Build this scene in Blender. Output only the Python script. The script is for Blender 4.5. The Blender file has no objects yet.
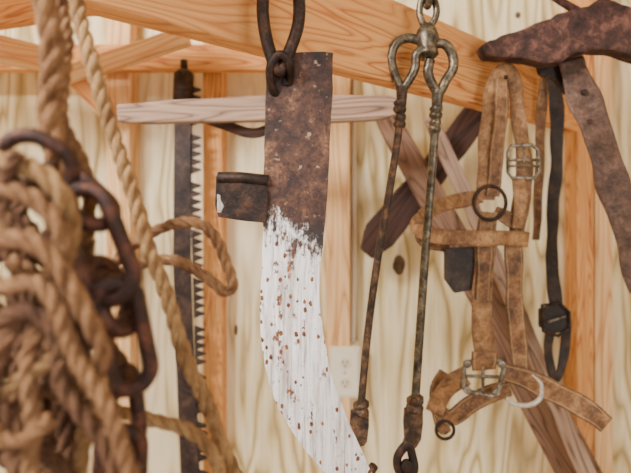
import bpy, math, random
from mathutils import Vector, Matrix
random.seed(7)
F=500.0; CZ=1.6
def W(u,v,d): return Vector(((u-315.5)/F*d, d, CZ+(200-v)/F*d))
def C(r,g,b):
    f=lambda x:(x/255/12.92) if x/255<=0.04045 else ((x/255+0.055)/1.055)**2.4
    return (f(r),f(g),f(b),1)
# ---------------------------------------------------------------- materials
class NT:
    def __init__(s,name,rough=0.7,metal=0.0):
        s.m=bpy.data.materials.new(name); s.m.use_nodes=True; s.t=s.m.node_tree
        s.b=s.t.nodes['Principled BSDF']; s.b.inputs['Roughness'].default_value=rough; s.b.inputs['Metallic'].default_value=metal
        s.tc=s.t.nodes.new('ShaderNodeTexCoord')
    def link(s,a,b): s.t.links.new(a,b)
    def setin(s,n,i,v):
        if v is None: return
        if isinstance(v,bpy.types.NodeSocket): s.link(v,n.inputs[i])
        else: n.inputs[i].default_value=v
    def map(s,scale=(1,1,1),src='Object',loc=(0,0,0),rot=(0,0,0)):
        n=s.t.nodes.new('ShaderNodeMapping'); s.link(s.tc.outputs[src],n.inputs['Vector'])
        n.inputs['Scale'].default_value=scale; n.inputs['Location'].default_value=loc; n.inputs['Rotation'].default_value=rot
        return n.outputs[0]
    def noise(s,vec,scale=5,detail=3,rough=0.5,dist=0):
        n=s.t.nodes.new('ShaderNodeTexNoise'); s.link(vec,n.inputs['Vector'])
        n.inputs['Scale'].default_value=scale;n.inputs['Detail'].default_value=detail;n.inputs['Roughness'].default_value=rough;n.inputs['Distortion'].default_value=dist
        return n.outputs[0]
    def vor(s,vec,scale):
        n=s.t.nodes.new('ShaderNodeTexVoronoi'); s.link(vec,n.inputs['Vector']); n.inputs['Scale'].default_value=scale
        return n.outputs['Distance']
    def math(s,op,a,b=None,c=None,clamp=False):
        n=s.t.nodes.new('ShaderNodeMath'); n.operation=op; n.use_clamp=clamp
        s.setin(n,0,a); s.setin(n,1,b); s.setin(n,2,c); return n.outputs[0]
    def ramp(s,fac,stops):
        n=s.t.nodes.new('ShaderNodeValToRGB'); s.link(fac,n.inputs[0]); e=n.color_ramp.elements
        while len(e)<len(stops): e.new(0.5)
        for i,(p,c) in enumerate(stops):
            e[i].position=p; e[i].color=c if not isinstance(c,(int,float)) else (c,c,c,1)
        return n.outputs[0]
    def mix(s,fac,a,b,mode='MIX'):
        n=s.t.nodes.new('ShaderNodeMix'); n.data_type='RGBA'; n.blend_type=mode
        s.setin(n,0,fac); s.setin(n,6,a); s.setin(n,7,b); return n.outputs[2]
    def sep(s,vec):
        n=s.t.nodes.new('ShaderNodeSeparateXYZ'); s.link(vec,n.inputs[0]); return n.outputs
    def out(s,col,bump=None,strength=0.3,dist=0.002,rough=None):
        s.setin(s.b,'Base Color',col)
        if rough is not None: s.setin(s.b,'Roughness',rough)
        if bump is not None:
            n=s.t.nodes.new('ShaderNodeBump'); s.link(bump,n.inputs['Height']); n.inputs['Strength'].default_value=strength; n.inputs['Distance'].default_value=dist
            s.link(n.outputs[0],s.b.inputs['Normal'])
        return s.m
def wood(name,light,mid,dark,grain=(0.12,1,1),rings=14,scale=6,fine=90,rough=0.75,bump=0.25,blotch=None,line=0.5,det=1.5,bl_amt=0.85):
    n=NT(name,rough)
    v=n.map(grain)
    a=n.noise(v,scale,det,0.45,0.3)
    r=n.math('PINGPONG',n.math('MULTIPLY',a,rings),0.5)
    r=n.math('MULTIPLY',r,2.0)
    col=n.ramp(r,[(0.0,dark),(0.28*line+0.06,mid),(0.75,light)])
    g=tuple(x*(0.25 if x<1 else 1) for x in grain)
    f=n.noise(n.map(g),fine,3,0.7)
    fr=n.ramp(f,[(0.3,0.68),(0.6,1.0)])
    col=n.mix(0.75,col,fr,'MULTIPLY')
    bl=n.noise(n.map(tuple(min(1,x*3) for x in grain)),3,3,0.6)
    if blotch: col=n.mix(n.ramp(bl,[(0.44,0.0),(0.68,bl_amt)]),col,blotch)
    h=n.math('ADD',r,f)
    return n.out(col,h,bump,0.0015)
ply=wood('plywood_mat',C(244,230,192),C(226,206,154),C(176,150,98),grain=(1,1,0.16),rings=11,scale=5.5,fine=80,blotch=C(246,234,202),bump=0.12,line=1.0,det=2.4,bl_amt=0.7)
pineX=wood('pine_mat',C(234,174,108),C(220,148,82),C(172,94,44),rings=18,scale=14,fine=150,blotch=C(228,164,98),line=0.7)
pineW=wood('pale_pine_mat',C(244,204,152),C(234,184,128),C(206,146,94),rings=10,scale=10,line=0.6)
weather=wood('weathered_wood_mat',C(176,148,128),C(150,122,104),C(90,68,56),rings=11,scale=16,fine=160,rough=0.85,bump=0.5,blotch=C(136,110,94))
greyw=wood('grey_brown_wood_mat',C(150,116,94),C(124,92,72),C(66,46,36),rings=12,scale=16,fine=160,rough=0.85,bump=0.6,blotch=C(104,78,62))
darkw=wood('dark_wood_mat',C(72,44,36),C(52,31,26),C(24,15,13),rings=10,scale=14,fine=120,rough=0.8,bump=0.5)
floorm=wood('floor_wood_mat',C(190,160,125),C(176,145,108),C(140,108,76),rings=10,scale=5)
def rust(name,c1,c2,c3,scale=30,rough=0.8,metal=0.15,bump=0.6,spots=None):
    n=NT(name,rough,metal); v=n.map()
    a=n.noise(v,scale,6,0.7,0.4)
    col=n.ramp(a,[(0.34,c1),(0.5,c2),(0.66,c3)])
    b=n.noise(v,scale*6,4,0.7)
    col=n.mix(0.75,col,n.ramp(b,[(0.34,0.4),(0.58,1.0)]),'MULTIPLY')
    if spots: col=n.mix(n.ramp(n.noise(v,scale*2.2,3,0.6),[(0.56,0.0),(0.66,0.8)]),col,spots)
    return n.out(col,n.math('ADD',a,b),bump,0.0015)
chainm=rust('chain_rust_mat',C(32,19,18),C(62,34,27),C(112,64,44),60,rough=0.5,metal=0.3,bump=0.9)
ironm=rust('dark_iron_mat',C(24,19,19),C(50,35,30),C(88,58,42),50,rough=0.5,metal=0.45)
rodm=rust('rusty_rod_mat',C(32,26,24),C(74,55,42),C(132,96,68),55,rough=0.5,metal=0.4)
steelm=rust('patina_steel_mat',C(46,44,38),C(96,88,74),C(154,140,116),45,rough=0.36,metal=0.6,bump=0.35,spots=C(86,54,36))
sawm=rust('saw_steel_mat',C(32,24,25),C(58,43,40),C(90,68,58),25,rough=0.6,metal=0.3)
yokem=rust('yoke_rust_mat',C(30,19,18),C(74,46,40),C(130,88,74),26,rough=0.75,bump=1.0)
buckm=rust('buckle_metal_mat',C(84,78,68),C(136,128,114),C(188,180,166),50,rough=0.4,metal=0.6,bump=0.3,spots=C(104,76,54))
chipm=rust('bare_metal_mat',C(150,140,128),C(200,190,178),C(225,218,206),60,rough=0.5,metal=0.2)
def leather(name,c1,c2,c3,stitch=None,rough=0.66,samt=0.5,dust=None):
    n=NT(name,rough); v=n.map()
    a=n.noise(v,24,6,0.72,0.3); b=n.noise(v,170,4,0.65)
    col=n.ramp(a,[(0.34,c1),(0.5,c2),(0.66,c3)])
    col=n.mix(0.85,col,n.ramp(b,[(0.32,0.45),(0.6,1.0)]),'MULTIPLY')
    if dust: col=n.mix(n.ramp(n.noise(v,60,5,0.75),[(0.52,0.0),(0.76,0.4)]),col,dust)
    h=b
    if stitch:
        o=n.sep(n.map(src='UV'))
        e=n.math('ABSOLUTE',n.math('SUBTRACT',o[1],0.5))
        ln=n.math('COMPARE',e,0.36,0.03)
        ds=n.math('GREATER_THAN',n.math('FRACT',n.math('MULTIPLY',o[0],190.0)),0.4)
        st=n.math('MULTIPLY',ln,ds)
        col=n.mix(n.math('MULTIPLY',st,samt),col,stitch)
        edge=n.ramp(e,[(0.38,0.0),(0.5,0.65)])
        col=n.mix(edge,col,c1)
        h=n.math('SUBTRACT',b,st)
    return n.out(col,h,0.5,0.001)
tan=leather('tan_leather_mat',C(96,62,34),C(150,106,64),C(192,148,98),C(86,56,34),dust=C(204,172,132))
tan2=leather('worn_leather_mat',C(74,47,27),C(124,84,50),C(172,126,82),C(198,166,122),dust=C(188,154,116))
brown=leather('brown_leather_mat',C(50,34,27),C(84,58,46),C(122,92,76),dust=C(136,110,92))
black=leather('black_leather_mat',C(22,17,17),C(44,33,30),C(76,58,50))
def ropem(name,c1,c2,c3):
    n=NT(name,0.95)
    f=n.noise(n.map((0.35,9,1),src='UV'),3.0,4,0.75)
    col=n.ramp(f,[(0.3,c1),(0.48,c2),(0.7,c3)])
    b=n.noise(n.map(),34,4,0.65)
    col=n.mix(0.9,col,n.ramp(b,[(0.32,(0.40,0.30,0.23,1)),(0.6,(1,1,1,1))]),'MULTIPLY')
    return n.out(col,f,1.0,0.003)
rope1=ropem('hemp_rope_mat',C(118,80,46),C(184,140,90),C(232,198,148))
rope2=ropem('old_rope_mat',C(86,52,32),C(154,108,70),C(212,170,122))
rope3=ropem('dark_rope_mat',C(54,32,21),C(110,72,47),C(176,130,92))
def knife_mat():
    n=NT('hay_knife_mat',0.55,0.1)
    o=n.sep(n.map()); v=n.map()
    a=n.noise(v,18,8,0.75,0.4); b=n.noise(v,130,5,0.75)
    rustc=n.ramp(a,[(0.34,C(30,20,20)),(0.45,C(66,41,35)),(0.55,C(98,64,48)),(0.63,C(146,102,76)),(0.73,C(180,146,122))])
    rustc=n.mix(0.9,rustc,n.ramp(b,[(0.36,0.3),(0.56,1.0)]),'MULTIPLY')
    sp=n.noise(v,85,3,0.6)
    rustc=n.mix(n.ramp(sp,[(0.62,0.0),(0.70,0.7)]),rustc,C(186,158,136))
    st=n.noise(n.map((1,1,0.05),rot=(0,-0.15,0)),190,5,0.78)
    paint=n.ramp(st,[(0.34,C(146,132,132)),(0.44,C(222,214,216)),(0.54,C(252,250,252))])
    warm=n.noise(n.map((1,1,0.14),rot=(0,-0.15,0)),26,5,0.72)
    paint=n.mix(n.ramp(warm,[(0.52,0.0),(0.68,0.75)]),paint,C(160,134,120))
    cl=n.noise(n.map((1,1,0.5)),14,3,0.6)
    s2=n.noise(n.map((1,1,0.6)),62,6,0.72)
    s2=n.math('ADD',s2,n.math('MULTIPLY',n.math('SUBTRACT',cl,0.5),0.28))
    s2=n.ramp(s2,[(0.60,0.0),(0.64,1.0)])
    vv=n.vor(n.map((1,1,0.7)),90)
    s1=n.math('MULTIPLY',n.math('LESS_THAN',n.math('ADD',vv,n.math('MULTIPLY',b,0.4)),0.44),n.math('GREATER_THAN',cl,0.46))
    s=n.math('MAXIMUM',s1,s2)
    paint=n.mix(s,paint,n.ramp(b,[(0.38,C(62,36,24)),(0.5,C(118,70,40)),(0.64,C(172,108,58))]))
    h=n.math('ADD',o[2],n.math('MULTIPLY',o[0],0.5))
    strk=n.noise(n.map((1,1,0.45)),42,8,0.82)
    h=n.math('ADD',h,n.math('MULTIPLY',n.math('SUBTRACT',strk,0.5),0.36))
    mk=n.ramp(n.math('ADD',n.math('MULTIPLY',h,10),0.5),[(0.36,1.0),(0.60,0.0)])
    tr=n.ramp(n.math('ADD',n.math('MULTIPLY',o[2],8),0.5),[(0.1,0.0),(0.5,0.8),(0.8,0.0)])
    rustc=n.mix(tr,rustc,C(38,33,37))
    col=n.mix(mk,rustc,paint)
    return n.out(col,n.math('ADD',n.math('ADD',a,n.math('MULTIPLY',b,0.9)),n.math('MULTIPLY',mk,0.3)),0.7,0.0015)
knifem=knife_mat()
white=NT('white_plastic_mat',0.4); white=white.out(C(236,230,214))
offw=NT('outlet_cream_mat',0.4); offw=offw.out(C(232,222,196))
slot=NT('outlet_slot_mat',0.5); slot=slot.out(C(60,52,46))
knotm=rust('knot_mat',C(76,58,42),C(110,86,62),C(140,112,82),40,bump=0.2)
# ---------------------------------------------------------------- mesh builder
class B:
    def __init__(s,name): s.n=name; s.v=[];s.f=[];s.mi=[];s.uv=[];s.sm=[];s.m=[]
    def add(s,verts,faces,mat,uvs=None,smooth=True):
        if mat not in s.m: s.m.append(mat)
        k=s.m.index(mat); o=len(s.v); s.v+= [tuple(x) for x in verts]
        for i,f in enumerate(faces):
            s.f.append(tuple(o+j for j in f)); s.mi.append(k); s.sm.append(smooth)
            s.uv.append(uvs[i] if uvs else [(0,0)]*len(f))
    def done(s,origin=None,bevel=0,parent=None):
        if origin is None:
            origin=Vector([(min(p[i] for p in s.v)+max(p[i] for p in s.v))/2 for i in range(3)])
        me=bpy.data.meshes.new(s.n); me.from_pydata([Vector(p)-origin for p in s.v],[],s.f)
        ul=me.uv_layers.new(name='UVMap'); flat=[]
        for u in s.uv:
            for a in u: flat+=[a[0],a[1]]
        ul.data.foreach_set('uv',flat)
        me.polygons.foreach_set('material_index',s.mi); me.polygons.foreach_set('use_smooth',s.sm)
        for m in s.m: me.materials.append(m)
        me.update(); ob=bpy.data.objects.new(s.n,me); ob.location=origin
        bpy.context.collection.objects.link(ob)
        if bevel:
            md=ob.modifiers.new('bev','BEVEL'); md.width=bevel; md.segments=2; md.limit_method='ANGLE'; md.angle_limit=math.radians(50)
        if parent:
            bpy.context.view_layer.update()
            ob.parent=parent; ob.matrix_parent_inverse=parent.matrix_world.inverted()
        return ob
def cr(pts,step=None,n=8,closed=False):
    P=[Vector(p) for p in pts]; m=len(P); out=[]
    segs=m if closed else m-1
    for i in range(segs):
        p1=P[i];p2=P[(i+1)%m]
        p0=P[(i-1)%m] if closed or i>0 else p1*2-p2
        p3=P[(i+2)%m] if closed or i+2<m else p2*2-p1
        for k in range(n):
            t=k/n
            out.append(0.5*((2*p1)+(p2-p0)*t+(2*p0-5*p1+4*p2-p3)*t*t+(3*p1-p0-3*p2+p3)*t**3))
    if not closed: out.append(P[-1])
    return out
def resample(pts,step):
    out=[pts[0].copy()]; acc=0
    for a,b in zip(pts,pts[1:]):
        L=(b-a).length
        if L<1e-9: continue
        t=step-acc
        while t<=L:
            out.append(a+(b-a)*(t/L)); t+=step
        acc=(acc+L)%step
    return out
def frames(pts,closed=False):
    m=len(pts);T=[]
    for i in range(m):
        a=pts[(i-1)%m] if closed or i>0 else pts[0]; b=pts[(i+1)%m] if closed or i<m-1 else pts[-1]
        T.append((b-a).normalized())
    up=Vector((0,1,0))
    if abs(T[0].dot(up))>0.9: up=Vector((1,0,0))
    N=[(up-T[0]*up.dot(T[0])).normalized()]
    for i in range(1,m):
        x=N[-1]-T[i]*N[-1].dot(T[i]); N.append(x.normalized())
    return T,N,[t.cross(n) for t,n in zip(T,N)]
def tube(b,pts,r,mat,closed=False,seg=12,uvs=1.0,flat=1.0):
    m=len(pts);T,N,Bn=frames(pts,closed)
    R=r if isinstance(r,(list,tuple)) else [r]*m
    vs=[];fs=[];us=[];s=0;S=[0]
    for i in range(1,m): s+=(pts[i]-pts[i-1]).length;S.append(s)
    S.append(s+(pts[0]-pts[-1]).length)
    for i in range(m):
        for k in range(seg):
            a=2*math.pi*k/seg; vs.append(pts[i]+N[i]*(math.cos(a)*R[i]*flat)+Bn[i]*(math.sin(a)*R[i]))
    for i in range(m if closed else m-1):
        j=(i+1)%m
        for k in range(seg):
            l=(k+1)%seg; fs.append((i*seg+k,i*seg+l,j*seg+l,j*seg+k))
            us.append([(S[i]*uvs,k/seg),(S[i]*uvs,(k+1)/seg),(S[i+1]*uvs,(k+1)/seg),(S[i+1]*uvs,k/seg)])
    if not closed:
        fs.append(tuple(range(seg))[::-1]); us.append([(0,0)]*seg)
        fs.append(tuple((m-1)*seg+k for k in range(seg))); us.append([(0,0)]*seg)
    b.add(vs,fs,mat,us)
def rope(b,pts,R,mat,pitch=6.5,fuzz=500,n=10,jit=0.0):
    p=cr(pts,n=n)
    if jit:
        a0,a1,a2=[random.random()*6 for _ in range(3)]; s=0;q=[]
        for i,c in enumerate(p):
            if i: s+=(c-p[i-1]).length
            q.append(c+Vector((math.sin(s*55+a0),math.sin(s*40+a1),math.sin(s*62+a2)))*jit)
        p=q
    p=resample(p,R*0.45); T,N,Bn=frames(p)
    ph=random.random()*6
    for k in range(3):
        q=[]
        for i,c in enumerate(p):
            a=2*math.pi*(i*R*0.45)/(pitch*R)+2*math.pi*k/3+ph+0.5*math.sin(i*0.05)
            rr=R*(0.5+0.05*math.sin(i*0.37+k))
            q.append(c+N[i]*(math.cos(a)*rr)+Bn[i]*(math.sin(a)*rr))
        tube(b,q,[R*(0.52+0.05*math.sin(i*0.21+k*2)) for i in range(len(q))],mat,seg=9,uvs=1/R)
    L=len(p)*R*0.45; vs=[];fs=[]
    for _ in range(int(L*fuzz)):
        i=random.randrange(len(p)-2); a=random.random()*6.283
        d=N[i]*math.cos(a)+Bn[i]*math.sin(a); base=p[i]+d*R*0.85
        ln=R*random.uniform(0.3,1.6); dr=(d*random.uniform(0.2,1)+T[i]*random.uniform(-1.4,1.4)).normalized()
        mid=base+dr*ln*0.5+d*ln*0.1; tip=base+dr*ln
        w=T[i].cross(d)*0.00017
        o=len(vs); vs+=[base-w,base+w,mid+w*0.8,mid-w*0.8,tip]; fs+=[(o,o+1,o+2,o+3),(o+3,o+2,o+4)]
    if fs: b.add(vs,fs,mat,[[(0.5,0.5)]*len(f) for f in fs])
def link(b,a,c,halfw,r,mat,side,seg=12):
    a=Vector(a);c=Vector(c);ax=(c-a).normalized(); side=Vector(side); side=(side-ax*side.dot(ax)).normalized()
    pts=[]
    for k in range(12):
        t=math.pi*k/11; pts.append(a+ax*(halfw-halfw*math.sin(t))+side*(halfw*math.cos(t)))
    for k in range(12):
        t=math.pi*k/11; pts.append(c-ax*(halfw-halfw*math.sin(t))-side*(halfw*math.cos(t)))
    tube(b,pts,r,mat,closed=True,seg=seg)
def ribbon(b,pts,w,th,mat,n=6,twist=None):
    ws=w if isinstance(w,(list,tuple)) else [w]*len(pts)
    tw=twist or [0]*len(pts)
    ext=[tuple(W(*p))+(ww*p[2]/F/2,) for p,ww in zip(pts,ws)]
    q=cr([Vector((e[0],e[1],e[2],e[3])) for e in ext],n=n)
    tws=cr([Vector((t,0,0)) for t in tw],n=n)
    c=[Vector(x[:3]) for x in q]; hw=[x[3] for x in q]; m=len(c)
    vs=[];fs=[];us=[];s=0;S=[0]
    for i in range(1,m): s+=(c[i]-c[i-1]).length;S.append(s)
    prev=None; ph=random.random()*6
    for i in range(m):
        T=(c[min(i+1,m-1)]-c[max(i-1,0)]).normalized(); view=Vector((0,-1,0))
        sd=T.cross(view)
        if sd.length<0.15: sd=prev or Vector((1,0,0))
        sd.normalize(); nn=sd.cross(T).normalized(); prev=sd
        a=tws[i][0]+0.16*math.sin(S[i]*28+ph); s2=sd*math.cos(a)+nn*math.sin(a); n2=nn*math.cos(a)-sd*math.sin(a)
        h=hw[i]*(1+0.05*math.sin(S[i]*60+ph)); t=th/2
        cc=c[i]+n2*0.0016*math.sin(S[i]*45+ph)+sd*0.0012*math.sin(S[i]*33+ph*2)
        for (x,y) in ((-h,-t*.4),(-h+t,-t),(h-t,-t),(h,-t*.4),(h,t*.4),(h-t,t),(-h+t,t),(-h,t*.4)):
            vs.append(cc+s2*x+n2*y)
    vv=[0,.08,.92,1,1,.92,.08,0]
    for i in range(m-1):
        for k in range(8):
            l=(k+1)%8; fs.append((i*8+k,i*8+l,(i+1)*8+l,(i+1)*8+k))
            us.append([(S[i],vv[k]),(S[i],vv[l]),(S[i+1],vv[l]),(S[i+1],vv[k])])
    fs.append(tuple(range(8))[::-1]);us.append([(0,0)]*8);fs.append(tuple((m-1)*8+k for k in range(8)));us.append([(0,0)]*8)
    b.add(vs,fs,mat,us,smooth=False)
def plate(b,outline,d,th,mat):
    n=len(outline)
    dd=[(o[2] if len(o)>2 else d) for o in outline]
    fr=[W(o[0],o[1],k) for o,k in zip(outline,dd)]
    bk=[p+Vector((0,th,0)) for p in fr]
    fs=[tuple(range(n)),tuple(range(2*n-1,n-1,-1))]+[(i,n+i,n+(i+1)%n,(i+1)%n) for i in range(n)]
    b.add(fr+bk,fs,mat,smooth=False)
def disc(b,c,axis,r,h,mat,seg=20):
    axis=Vector(axis).normalized()
    tube(b,[c-axis*h/2,c-axis*h*0.45,c+axis*h*0.45,c+axis*h/2],[r*0.85,r,r,r*0.85],mat,seg=seg)
def board(name,p0,p1,prof,th,mat,back=Vector((0,1,0)),bev=0.002,wob=0.0,n=24):
    p0=Vector(p0);p1=Vector(p1);X=(p1-p0).normalized();Z=(back-X*back.dot(X)).normalized();Y=Z.cross(X)
    L=(p1-p0).length;vs=[];fs=[]
    for i in range(n+1):
        t=i/n
        for a,bb in zip(prof,prof[1:]):
            if a[0]<=t<=bb[0]: w=a[1]+(bb[1]-a[1])*(t-a[0])/(bb[0]-a[0]);break
        o=wob*math.sin(t*9+1)*0.5+wob*math.sin(t*23)*0.25
        x=(t-0.5)*L
        vs+=[(x,-w/2+o,0),(x,w/2+o,0),(x,w/2+o,th),(x,-w/2+o,th)]
    for i in range(n):
        for k in range(4):
            l=(k+1)%4; fs.append((i*4+k,(i+1)*4+k,(i+1)*4+l,i*4+l))
    fs+= [(0,1,2,3),(n*4+3,n*4+2,n*4+1,n*4)]
    me=bpy.data.meshes.new(name);me.from_pydata(vs,[],fs);me.materials.append(mat);me.update()
    ob=bpy.data.objects.new(name,me);bpy.context.collection.objects.link(ob)
    M=Matrix((X,Y,Z)).transposed().to_4x4(); M.translation=(p0+p1)/2; ob.matrix_world=M
    if bev:
        md=ob.modifiers.new('bev','BEVEL');md.width=bev;md.segments=2;md.limit_method='ANGLE'; md.angle_limit=math.radians(50)
    return ob
def box(name,x0,x1,y0,y1,z0,z1,mat):
    b=B(name);v=[(x,y,z) for x in(x0,x1) for y in(y0,y1) for z in(z0,z1)]
    b.add(v,[(0,1,3,2),(4,6,7,5),(0,4,5,1),(2,3,7,6),(0,2,6,4),(1,5,7,3)],mat,smooth=False);return b
# ---------------------------------------------------------------- room
WY=1.80
wb=box('wall_back',-2.4,2.4,WY,WY+0.02,0,3.0,ply)
for (u,v,rx,rz) in ((399,265,.022,.036),(436,68,.012,.008),(236,330,.006,.02),(518,15,.01,.012)):
    c=W(u,v,WY-0.0012);vs=[c+Vector((math.cos(t*math.pi/10)*rx*(1+.08*math.sin(t*1.3)),0,math.sin(t*math.pi/10)*rz)) for t in range(20)]
    vs2=[p+Vector((0,0.003,0)) for p in vs]
    wb.add(vs+vs2,[tuple(range(20))]+[(i,20+i,20+(i+1)%20,(i+1)%20) for i in range(20)],knotm,smooth=False)
wb.done(Vector((0,0,0)))
box('wall_left',-2.42,-2.4,-1.6,WY+0.02,0,3.0,ply).done(Vector((0,0,0)))
box('wall_right',2.4,2.42,-1.6,WY+0.02,0,3.0,ply).done(Vector((0,0,0)))
box('floor',-2.42,2.42,-1.6,WY+0.02,-0.03,0,floorm).done(Vector((0,0,0)))
box('ceiling',-2.42,2.42,-1.6,WY+0.02,3.0,3.02,ply).done(Vector((0,0,0)))
def stud(i,u0,u1,mat,d=1.712):
    x0=(u0-315.5)/F*d;x1=(u1-315.5)/F*d
    board('trim_%d'%i,((x0+x1)/2,d,0.0),((x0+x1)/2,d,3.0),[(0,x1-x0),(1,x1-x0)],WY-d,mat,bev=0.003)
stud(1,-70,-48,pineW);stud(2,106,130,pineW);stud(3,203,222,pineX);stud(4,327,350,pineW);stud(5,577,594,pineX);stud(6,595,613,pineW);stud(7,740,765,pineX)
def hb(i,u0,v0,u1,v1,d0,d1,w,th,mat):
    board('trim_%d'%i,W(u0,v0,d0),W(u1,v1,d1),[(0,w),(1,w)],th,mat,bev=0.003)
hb(8,-260,57,320,57,1.66,1.66,0.085,0.045,pineX)
hb(9,-260,427,105,427,1.70,1.70,0.07,0.03,pineX)
hb(10,60,76,185,34,1.58,1.50,0.055,0.038,pineW)
hb(11,66,70,106,112,1.60,1.60,0.05,0.035,pineX)
hb(12,-60,14,150,-18,1.3,1.3,0.10,0.04,pineX)
hb(13,-120,18,60,60,1.1,1.55,0.07,0.04,pineW)
box('trim_14',-2.4,2.4,0.40,0.44,2.02,2.16,pineX).done()
box('trim_15',-2.4,2.4,0.96,1.0,2.14,2.28,pineX).done()
def face_d(u): return 440.0/(839-u)
a=W(-250,0,face_d(-250));e=W(579,0,face_d(579))
zb=CZ+0.232;h=0.165
a.z=e.z=zb+h/2
dirn=(e-a).normalized();bk=Vector((-dirn.y,dirn.x,0))
board('beam',a,e,[(0,h),(1,h)],0.042,pineX,back=bk,bev=0.003)
# outlet with cable
o=B('electrical_outlet')
c=W(345,373,1.70)
def bx(b,c,sx,sy,sz,mat):
    v=[(c.x+x*sx/2,c.y+y*sy/2,c.z+z*sz/2) for x in(-1,1) for y in(-1,1) for z in(-1,1)]
    b.add(v,[(0,1,3,2),(4,6,7,5),(0,4,5,1),(2,3,7,6),(0,2,6,4),(1,5,7,3)],mat,smooth=False)
bx(o,c+Vector((0,.055,0)),.105,.09,.175,offw)
bx(o,c+Vector((0,.007,0)),.088,.006,.155,white)
for s in(-1,1):
    disc(o,c+Vector((0,.003,s*.034)),(0,1,0),.02,.006,offw)
    for t in(-1,1): bx(o,c+Vector((t*.007,-.001,s*.034+.003)),.003,.004,.011,slot)
    disc(o,c+Vector((0,-.001,s*.034-.010)),(0,1,0),.003,.004,slot,seg=8)
disc(o,c+Vector((0,.003,0)),(0,1,0),.003,.004,slot,seg=8)
tube(o,cr([W(353,349,1.765),W(354,250,1.785),W(354,140,1.785),W(355,60,1.785),W(355,-40,1.785)]),.0085,white)
o.done(bevel=.003)
# ---------------------------------------------------------------- crosscut saw
s=B('crosscut_saw')
L=[(175,78),(174,140),(173,260),(176,360),(181,480),(183,540)]
Rr=[(202,540),(200,480),(197,400),(193,330),(191,260),(191,200),(192,140),(193,78)]
plate(s,L+Rr,1.62,.003,sawm)
for i in range(56):
    v=86+i*8; x0=191.5+max(0,(v-200))*0.03
    if i%6==5: continue
    plate(s,[(x0-1,v-.6),(x0+9,v+2.6),(x0+10,v+4.4),(x0-1,v+8.4)],1.62,.003,sawm)
tube(s,[W(184,70,1.615),W(184,74,1.615),W(183,100,1.615),W(183,104,1.615)],[.02,.032,.032,.02],ironm,seg=16)
tube(s,[W(184,60,1.615),W(184,74,1.615)],.012,ironm)
s.done()
# ---------------------------------------------------------------- weathered bar + diagonals
st=board('wagon_singletree',W(116,112,1.30),W(402,106,1.30),[(0,.045),(0.15,.058),(0.75,.072),(0.95,.062),(1,.03)],.035,weather,bev=.006,wob=.004)
x=B('clip');tube(x,cr([W(205,118,1.35),W(225,125,1.35),W(250,133,1.35),W(268,129,1.35),W(285,116,1.35)]),.014,darkw,flat=.5);x.done(parent=st)
board('scythe_handle',W(384,108,1.56),W(606,520,1.56),[(0,.07),(0.4,.10),(0.75,.13),(1,.13)],.03,greyw,bev=.006,wob=.006)
board('wooden_hame',W(484,108,1.62),W(366,254,1.62),[(0,.09),(0.5,.095),(0.88,.11),(1,.05)],.03,darkw,bev=.006,wob=.005)
board('wooden_pole',W(432,116,1.48),W(600,500,1.48),[(0,.045),(1,.055)],.022,weather,bev=.008,wob=.006)
# ---------------------------------------------------------------- hay knife
kd=.72
kn=B('hay_knife')
left=[(267,56),(265,120),(264,172),(263,225),(262,262),(260,300),(261,335),(265,365),(272,392),(285,420),(302,446),(322,470),(346,494)]
right=[(390,505),(377,484),(365,458),(352,430),(341,402),(332,376),(326,350),(322,322),(320,295),(321,262),(325,225),(329,160),(332,100),(333,60),(330,52),(300,52)]
lo=cr([(p[0],p[1],0) for p in left],n=4); ro=cr([(p[0],p[1],0) for p in right],n=4)
jl=[(p[0]+random.uniform(-.5,.5),p[1]) for p in lo+ro]
plate(kn,jl,kd,.004,knifem)
plate(kn,[(216,176),(222,173),(266,176),(268,200),(266,223),(244,221),(218,217),(215,205)],kd-.005,.012,ironm)
tube(kn,[W(218,178,kd),W(240,178,kd),W(268,181,kd)],.009,ironm)
plate(kn,[(217,194),(220,195),(221,201),(224,206),(221,213),(217,213)],kd-.0062,.002,chipm)
disc(kn,W(286,82,kd),(0,1,0),.006,.007,ironm,seg=14)
kn.done(origin=W(297,238,kd),bevel=.001)
lp=B('iron_shackle')
pts=[(279,72),(270,52),(264,25),(263,0),(268,-22),(281,-32),(294,-22),(299,0),(298,25),(290,50)]
tube(lp,cr([W(p[0],p[1],kd-.012+(.004 if i>5 else 0)) for i,p in enumerate(pts)],n=8,closed=True),.0090,ironm,closed=True,seg=14)
tube(lp,cr([W(277,56,kd-.022),W(270,68,kd-.018),W(272,88,kd-.004),W(280,96,kd+.008),W(289,84,kd+.004),W(290,66,kd-.018),W(284,56,kd-.024)],n=8,closed=True),.0062,ironm,closed=True,seg=12)
tube(lp,[W(281,-26,kd-.02),W(281,-26,kd+.0),W(281,-26,.80)],.006,ironm)
lp.done()
# ---------------------------------------------------------------- iron rod tongs
rd=.98
t=B('iron_tongs')
tube(t,[W(427,24,rd),W(427,30,rd),W(427,38,rd),W(427,46,rd),W(427,54,rd),W(426,60,rd)],[.010,.019,.024,.019,.023,.012],steelm,seg=18)
tube(t,cr([W(427,28,rd),W(420,16,rd),W(421,2,rd),W(428,-6,rd),W(435,2,rd),W(436,16,rd)],n=8,closed=True),.0068,steelm,closed=True)
tube(t,cr([W(424,42,rd),W(408,38,rd),W(396,44,rd),W(391,58,rd),W(395,74,rd),W(402,88,rd-.004),W(409,80,rd-.008),W(415,68,rd-.01),W(416,55,rd-.012),W(424,48,rd-.012)],n=8),[.0092]*30+[.0088]*43,steelm,seg=14)
tube(t,cr([W(430,44,rd),W(444,44,rd),W(452,54,rd),W(453,68,rd),W(446,80,rd),W(439,92,rd-.002),W(432,84,rd-.008),W(428,72,rd-.012),W(430,60,rd-.012)],n=8),.0098,steelm,seg=14)
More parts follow.
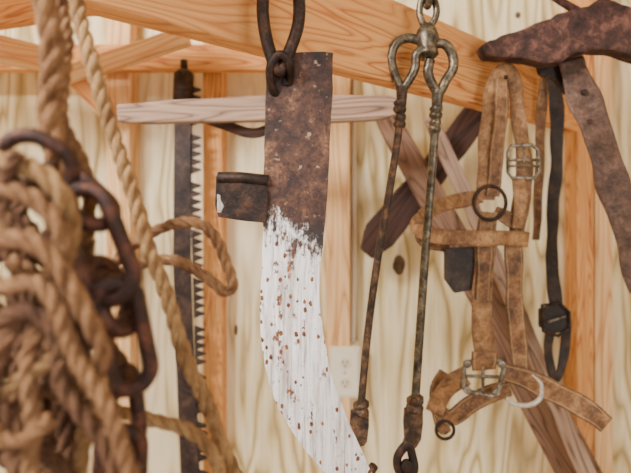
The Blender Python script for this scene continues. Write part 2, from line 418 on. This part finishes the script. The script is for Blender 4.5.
A=[(402,86,rd-.004),(401,110,rd),(396,150,rd),(387,205,rd),(376,270,rd),(367,340,rd),(361,405,rd)]
tube(t,cr([W(*p) for p in A],n=6),[.012-.0045*min(1,i/8) for i in range(37)],rodm,seg=14)
Bp=[(438,90,rd-.004),(436,115,rd),(432,170,rd),(427,230,rd),(422,300,rd),(418,360,rd),(415,402,rd)]
tube(t,cr([W(*p) for p in Bp],n=6),[.0125-.0042*min(1,i/8) for i in range(37)],steelm,seg=14)
def collar(u,v,mat,dx=-2,r=.013,hh=14):
    tube(t,[W(u-dx*-.4,v-hh/2,rd),W(u,v-hh/2+2,rd),W(u,v-2,rd),W(u,v,rd),W(u,v+2,rd),W(u+dx*.4,v+hh/2-2,rd),W(u+dx*.5,v+hh/2,rd)],[r*.7,r,r,r*.8,r,r,r*.7],mat,seg=16)
collar(400,106,rodm);collar(400,121,rodm,r=.012);collar(436,112,steelm);collar(435,126,steelm,r=.012)
collar(361,408,rodm,r=.016);collar(415,404,rodm,r=.017,hh=16)
for (u0,v0,mat,ex,ey) in ((360,412,rodm,358,446),(414,410,rodm,410,448)):
    plate(t,[(u0-9,v0),(u0+9,v0),(u0+9,v0+14),(u0+7,v0+30),(ex+6,ey),(ex-8,ey+2),(u0-9,v0+30),(u0-10,v0+14)],rd-.006,.012,mat)
tube(t,cr([W(359,440,rd),W(354,455,rd),W(358,470,rd),W(368,474,rd-.01),(W(374,466,rd-.015))],n=6),.009,rodm)
tube(t,cr([W(408,444,rd),W(398,456,rd),W(398,468,rd),W(405,478,rd),W(414,470,rd-.004),W(412,455,rd)],n=6,closed=True),.0085,ironm,closed=True)
disc(t,W(407,466,rd-.004),(0,1,0),.012,.012,ironm)
link(t,W(428,6,rd),W(428,-34,rd),.016,.0068,steelm,(0,1,0))
link(t,W(428,-24,rd),W(428,-66,rd),.016,.0068,steelm,(1,0,0))
tube(t,cr([W(428,-60,rd),W(434,-66,rd),W(430,-74,rd),W(428,-79,rd)],n=6),.005,ironm)
t.done(bevel=.001)
# ---------------------------------------------------------------- leather halter
hd=1.18
H=B('horse_halter')
ribbon(H,[(486,200,hd),(488,150,hd),(491,110,hd),(497,80,hd),(506,70,hd+.01),(514,82,hd+.02),(519,120,hd+.02),(524,160,hd+.02),(522,200,hd+.02),(516,232,hd+.02)],[19,20,19,18,15,14,15,17,17,17],.004,tan)
ribbon(H,[(502,78,hd-.012),(500,120,hd-.01),(496,165,hd-.008),(492,196,hd-.006)],[12,14,14,13],.004,tan2)
tube(H,[W(506,77,hd-.03),W(506,77,hd+.12)],.005,ironm)
ribbon(H,[(489,212,hd),(485,250,hd),(482,300,hd),(484,358,hd)],[19,20,21,20],.005,tan)
ribbon(H,[(487,222,hd-.006),(484,262,hd-.007),(483,300,hd-.006)],[15,16,14],.004,tan2)
ribbon(H,[(513,232,hd+.015),(514,280,hd+.015),(517,330,hd+.015),(521,372,hd+.01)],[17,18,17,16],.004,tan2)
ribbon(H,[(528,240,hd+.02),(500,238,hd-.012),(470,238,hd-.014),(440,237,hd-.01),(424,233,hd+.01),(417,224,hd+.04),(430,212,hd+.07)],[15,16,16,15,15,14,13],.005,tan)
ribbon(H,[(482,196,hd-.004),(462,200,hd),(440,206,hd+.02),(422,216,hd+.045)],[13,15,15,13],.005,tan)
ribbon(H,[(420,222,hd+.03),(424,240,hd+.04),(450,246,hd+.05)],[12,14,14],.004,tan2)
ribbon(H,[(495,212,hd),(510,220,hd+.01),(522,228,hd+.02)],[12,14,14],.004,tan2)
plate(H,[(446,249),(474,247),(476,262),(473,290),(455,293),(446,280)],hd+.004,.02,black)
def ring(b,u,v,d,rx,rz,r,mat,tilt=0):
    tube(b,[W(u+rx*math.cos(a*math.pi/12)+tilt*math.sin(a*math.pi/12),v-rz*math.sin(a*math.pi/12),d) for a in range(24)],r,mat,closed=True,seg=10)
ring(H,490,203,hd-.008,16,17,.0042,ironm)
tube(H,[W(p[0],p[1],hd+.004) for p in [(511,146),(532,145),(538,150),(539,172),(534,178),(512,178),(508,172),(508,152)]],.0044,buckm,closed=True,seg=10)
tube(H,[W(508,160,hd),W(539,160,hd)],.0036,buckm);tube(H,[W(508,166,hd),W(539,166,hd)],.003,buckm);tube(H,[W(524,148,hd-.004),W(524,164,hd-.004)],.003,buckm)
ribbon(H,[(518,176,hd+.004),(520,200,hd+.004),(518,228,hd+.004)],[13,14,12],.004,tan)
sq=[(468,362),(500,360),(504,368),(498,392),(492,396),(470,392),(463,386),(464,368)]
tube(H,[W(p[0],p[1],hd-.008) for p in sq],.0058,buckm,closed=True,seg=10)
tube(H,[W(466,376,hd-.01),W(501,377,hd-.01)],.004,buckm);tube(H,[W(483,361,hd-.01),W(483,394,hd-.01)],.004,buckm)
for (u,v) in ((467,364),(501,364),(467,390),(496,392)): disc(H,W(u,v,hd-.012),(0,1,0),.009,.01,buckm,seg=12)
ribbon(H,[(484,352,hd-.012),(484,362,hd-.016),(484,370,hd-.008)],[26,27,24],.004,tan2)
ribbon(H,[(502,372,hd-.004),(530,380,hd-.01),(560,395,hd-.015),(590,412,hd-.02),(606,424,hd-.02)],[17,22,22,21,19],.006,tan2)
ribbon(H,[(466,376,hd-.004),(452,384,hd),(440,398,hd+.01),(434,412,hd+.02)],[20,21,19,17],.005,tan)
ribbon(H,[(434,405,hd+.03),(450,418,hd+.03),(470,405,hd+.025),(492,393,hd+.015),(510,388,hd+.01)],[14,17,18,17,15],.005,tan2)
ribbon(H,[(445,372,hd+.04),(436,392,hd+.035),(442,425,hd+.035),(448,432,hd+.04)],[12,14,14,8],.004,tan2)
ring(H,445,430,hd+.03,9,9,.004,ironm)
tube(H,cr([W(506,398,hd-.012),W(514,404,hd-.014),W(530,405,hd-.014),W(540,398,hd-.012),W(541,384,hd-.012),W(530,372,hd-.008)],n=6),.0055,chipm)
H.done()
# ---------------------------------------------------------------- dark harness strap
sd=1.40
h2=B('harness_strap')
ribbon(h2,[(550,62,sd),(556,100,sd),(557,150,sd),(553,210,sd),(552,260,sd),(556,306,sd)],[13,14,13,12,12,14],.006,black)
ribbon(h2,[(545,66,sd+.01),(541,120,sd+.02),(539,180,sd+.02),(536,240,sd+.02)],[9,10,9,8],.004,tan2)
plate(h2,[(541,310),(560,303),(570,312),(570,330),(552,334),(541,328)],sd-.01,.018,black)
tube(h2,[W(p[0],p[1],sd-.014) for p in [(542,305),(560,303),(569,312),(570,328),(558,336),(543,331)]],.0045,ironm,closed=True,seg=8)
tube(h2,[W(548,322,sd-.018),W(566,316,sd-.018)],.0035,buckm)
ribbon(h2,[(550,332,sd),(548,352,sd),(555,380,sd),(564,355,sd+.01),(567,328,sd+.01)],[10,9,8,9,9],.006,black)
tube(h2,[W(549,66,sd-.02),W(549,66,sd+.115)],.006,ironm)
h2.done()
h3=B('leather_belly_band')
ribbon(h3,[(570,62,1.2),(582,92,1.19),(597,130,1.18),(612,180,1.17),(628,230,1.17),(645,290,1.17)],[26,31,32,32,32,32],.009,brown)
for (u,v) in ((584,92),(589,122)): disc(h3,W(u,v,1.18),(0,1,0),.007,.008,ironm,seg=12)
plate(h3,[(536,60),(560,52),(584,56),(588,72),(578,88),(566,94),(556,80),(540,74)],1.21,.012,ironm)
h3.done()
yk=B('plow_beam')
top=[(482,46),(496,38),(518,30),(545,20),(566,11),(590,4),(606,-4),(616,0),(636,8),(665,12),(720,18)]
bot=[(720,77),(665,64),(634,56),(604,49),(575,54),(562,61),(548,63),(520,58),(500,58),(487,56)]
lo=cr([(p[0],p[1],0) for p in top],n=3); ro=cr([(p[0],p[1],0) for p in bot],n=3)
plate(yk,[(p[0]+random.uniform(-1,1),p[1]+random.uniform(-1.2,1.2)) for p in lo+ro],1.14,.05,yokem)
tube(yk,cr([W(540,-14,1.15),W(562,2,1.15),W(580,12,1.16)],n=6),.009,yokem)
yk.done(bevel=.007)
# ---------------------------------------------------------------- chain
ch=B('rusty_chain')
def lk(u0,v0,u1,v1,d0,d1,side,hw=.017,r=.0066): link(ch,W(u0,v0,d0),W(u1,v1,d1),hw,r,chainm,side,seg=12)
lk(2,148,70,182,.37,.39,(0.2,-.35,1),hw=.021,r=.0060)
lk(50,168,108,222,.40,.40,(.6,.9,.3),hw=.016,r=.0064)
lk(76,190,118,298,.39,.39,(1,.15,.2),hw=.018,r=.0068)
lk(96,262,126,330,.41,.40,(.3,1,0),hw=.016,r=.0064)
lk(112,284,134,388,.39,.40,(1,.5,.1),hw=.016,r=.0066)
lk(120,370,130,452,.42,.42,(.3,1,.1),hw=.016,r=.0062)
lk(122,430,118,520,.42,.42,(1,.2,.1),hw=.016,r=.0062)
ch.done()
# ---------------------------------------------------------------- ropes
r=B('hanging_rope')
rope(r,[W(p[0],p[1],p[2]) for p in [(52,-290,.52),(60,-120,.52),(74,-20,.51),(88,50,.50),(110,125,.50),(136,205,.50),(162,285,.50),(190,365,.50),(216,430,.50),(246,500,.50),(262,560,.5)]],.0080,rope1,jit=.0012,fuzz=1200)
r.done()
cb=B('coiled_hemp_rope')
def rp(l,wpx,mat,**k):
    dm=sum(p[2] for p in l)/len(l); k.setdefault('jit',.0022); k.setdefault('fuzz',1100); k.setdefault('pitch',random.uniform(5.5,8))
    rope(cb,[W(*p) for p in l],wpx/2*dm/F,mat,**k)
rp([(38,-330,.41),(44,-100,.41),(46,0,.41),(49,60,.41),(53,120,.41),(62,190,.41),(70,250,.41)],25,rope2,fuzz=3000)
rp([(60,-330,.44),(60,-60,.44),(64,40,.44),(66,120,.43),(86,190,.43),(90,260,.43)],14,rope2,fuzz=1600)
rp([(104,272,.53),(135,243,.53),(165,228,.53),(195,222,.53),(214,235,.53),(226,262,.53),(233,285,.53),(224,292,.53),(205,276,.53),(180,262,.535),(150,262,.535),(120,272,.53),(95,285,.52)],12,rope2,jit=.001)
rp([(90,405,.46),(120,412,.47),(150,417,.48),(178,426,.48),(200,440,.47),(214,462,.47),(222,500,.47)],14,rope1)
rp([(60,360,.46),(90,330,.47),(104,300,.47),(106,350,.47),(100,420,.47),(96,500,.47)],13,rope2)
rp([(-40,150,.38),(0,156,.37),(36,170,.36),(62,198,.36),(72,230,.37),(58,252,.38),(28,238,.39),(-10,225,.40)],21,rope1)
rp([(-40,188,.36),(0,186,.35),(34,198,.35),(60,232,.35),(62,262,.36),(40,276,.37),(10,262,.38)],19,rope2)
rp([(-40,252,.36),(0,238,.35),(36,248,.34),(74,290,.34),(98,345,.35),(92,378,.36),(68,385,.37),(54,350,.38),(50,300,.38)],20,rope2)
rp([(-40,268,.36),(0,282,.35),(35,285,.345),(60,310,.34),(82,370,.34),(112,425,.34),(138,480,.34),(160,540,.34)],18,rope2)
rp([(-40,360,.35),(0,320,.35),(30,312,.35),(56,340,.35),(62,380,.35),(84,412,.35),(104,450,.35),(118,510,.35)],18,rope3)
rp([(60,300,.37),(24,318,.36),(4,352,.35),(-4,400,.35),(14,450,.35),(10,520,.35)],19,rope3)
rp([(80,280,.38),(44,326,.36),(26,370,.35),(34,420,.35),(30,470,.35),(46,530,.35)],18,rope2)
rp([(-30,412,.35),(10,388,.35),(40,368,.35),(70,356,.36),(98,372,.37),(104,400,.38),(84,430,.38),(76,480,.38),(80,530,.38)],17,rope1)
rp([(24,200,.40),(10,250,.40),(30,300,.40),(74,330,.41),(112,352,.42),(122,382,.42),(104,398,.42)],16,rope3)
rp([(90,240,.43),(60,275,.43),(40,330,.42),(62,400,.42),(66,460,.42),(58,520,.42)],18,rope3)
rp([(-30,430,.39),(0,410,.40),(20,380,.40),(30,330,.40),(10,290,.40),(-30,280,.4)],18,rope3)
rp([(-30,215,.40),(20,222,.40),(60,262,.40),(110,282,.41),(124,300,.42),(112,330,.42),(80,320,.41),(46,310,.40)],15,rope3)
rp([(84,380,.40),(106,410,.40),(124,450,.40),(132,510,.40)],15,rope1)
rp([(-30,470,.37),(10,440,.37),(30,450,.37),(60,470,.37),(90,520,.37)],17,rope3)
rp([(16,150,.35),(2,190,.35),(14,232,.35),(44,240,.35),(50,205,.36),(30,180,.37)],15,rope3)
rp([(50,420,.345),(20,440,.34),(-10,430,.34),(-30,400,.34)],17,rope2)
for i in range(8):
    cx,cy=random.uniform(-10,55),random.uniform(250,420); ra,rb=random.uniform(30,55),random.uniform(40,80); ph=random.random()*6; dd=random.uniform(.42,.46)
    rp([(cx+ra*math.cos(ph+k*.9),cy+rb*math.sin(ph+k*.9),dd+.01*math.sin(k*2)) for k in range(8)],random.uniform(14,18),rope3,fuzz=200,n=7)
cb.done()
# ---------------------------------------------------------------- light
w=bpy.data.worlds.new('World');bpy.context.scene.world=w;w.use_nodes=True
w.node_tree.nodes['Background'].inputs[0].default_value=(1,.985,.96,1);w.node_tree.nodes['Background'].inputs[1].default_value=0.95
def area(n,loc,tgt,sz,p,col):
    l=bpy.data.lights.new(n,'AREA');l.size=sz;l.energy=p;l.color=col;ob=bpy.data.objects.new(n,l);ob.location=loc
    ob.rotation_euler=(Vector(tgt)-Vector(loc)).to_track_quat('-Z','Y').to_euler();bpy.context.collection.objects.link(ob)
area('key_light',(-1.3,-.5,2.8),(.2,1.4,1.6),.6,135,(1,.98,.94))  # unseen area lamp added as key, stands in for upper-left daylight
area('door_light',(1.6,-1.3,1.9),(0,1.3,1.6),1.2,26,(1,.99,.97))
# ---------------------------------------------------------------- camera
cam=bpy.data.cameras.new('Camera');co=bpy.data.objects.new('Camera',cam);bpy.context.collection.objects.link(co)
co.location=(0,0,CZ);co.rotation_euler=(math.pi/2,0,0)
cam.sensor_width=36;cam.lens=36*F/631;cam.shift_y=-36.5/631;cam.clip_start=.02
cam.dof.use_dof=True;cam.dof.focus_distance=.80;cam.dof.aperture_fstop=3.2
bpy.context.scene.camera=co
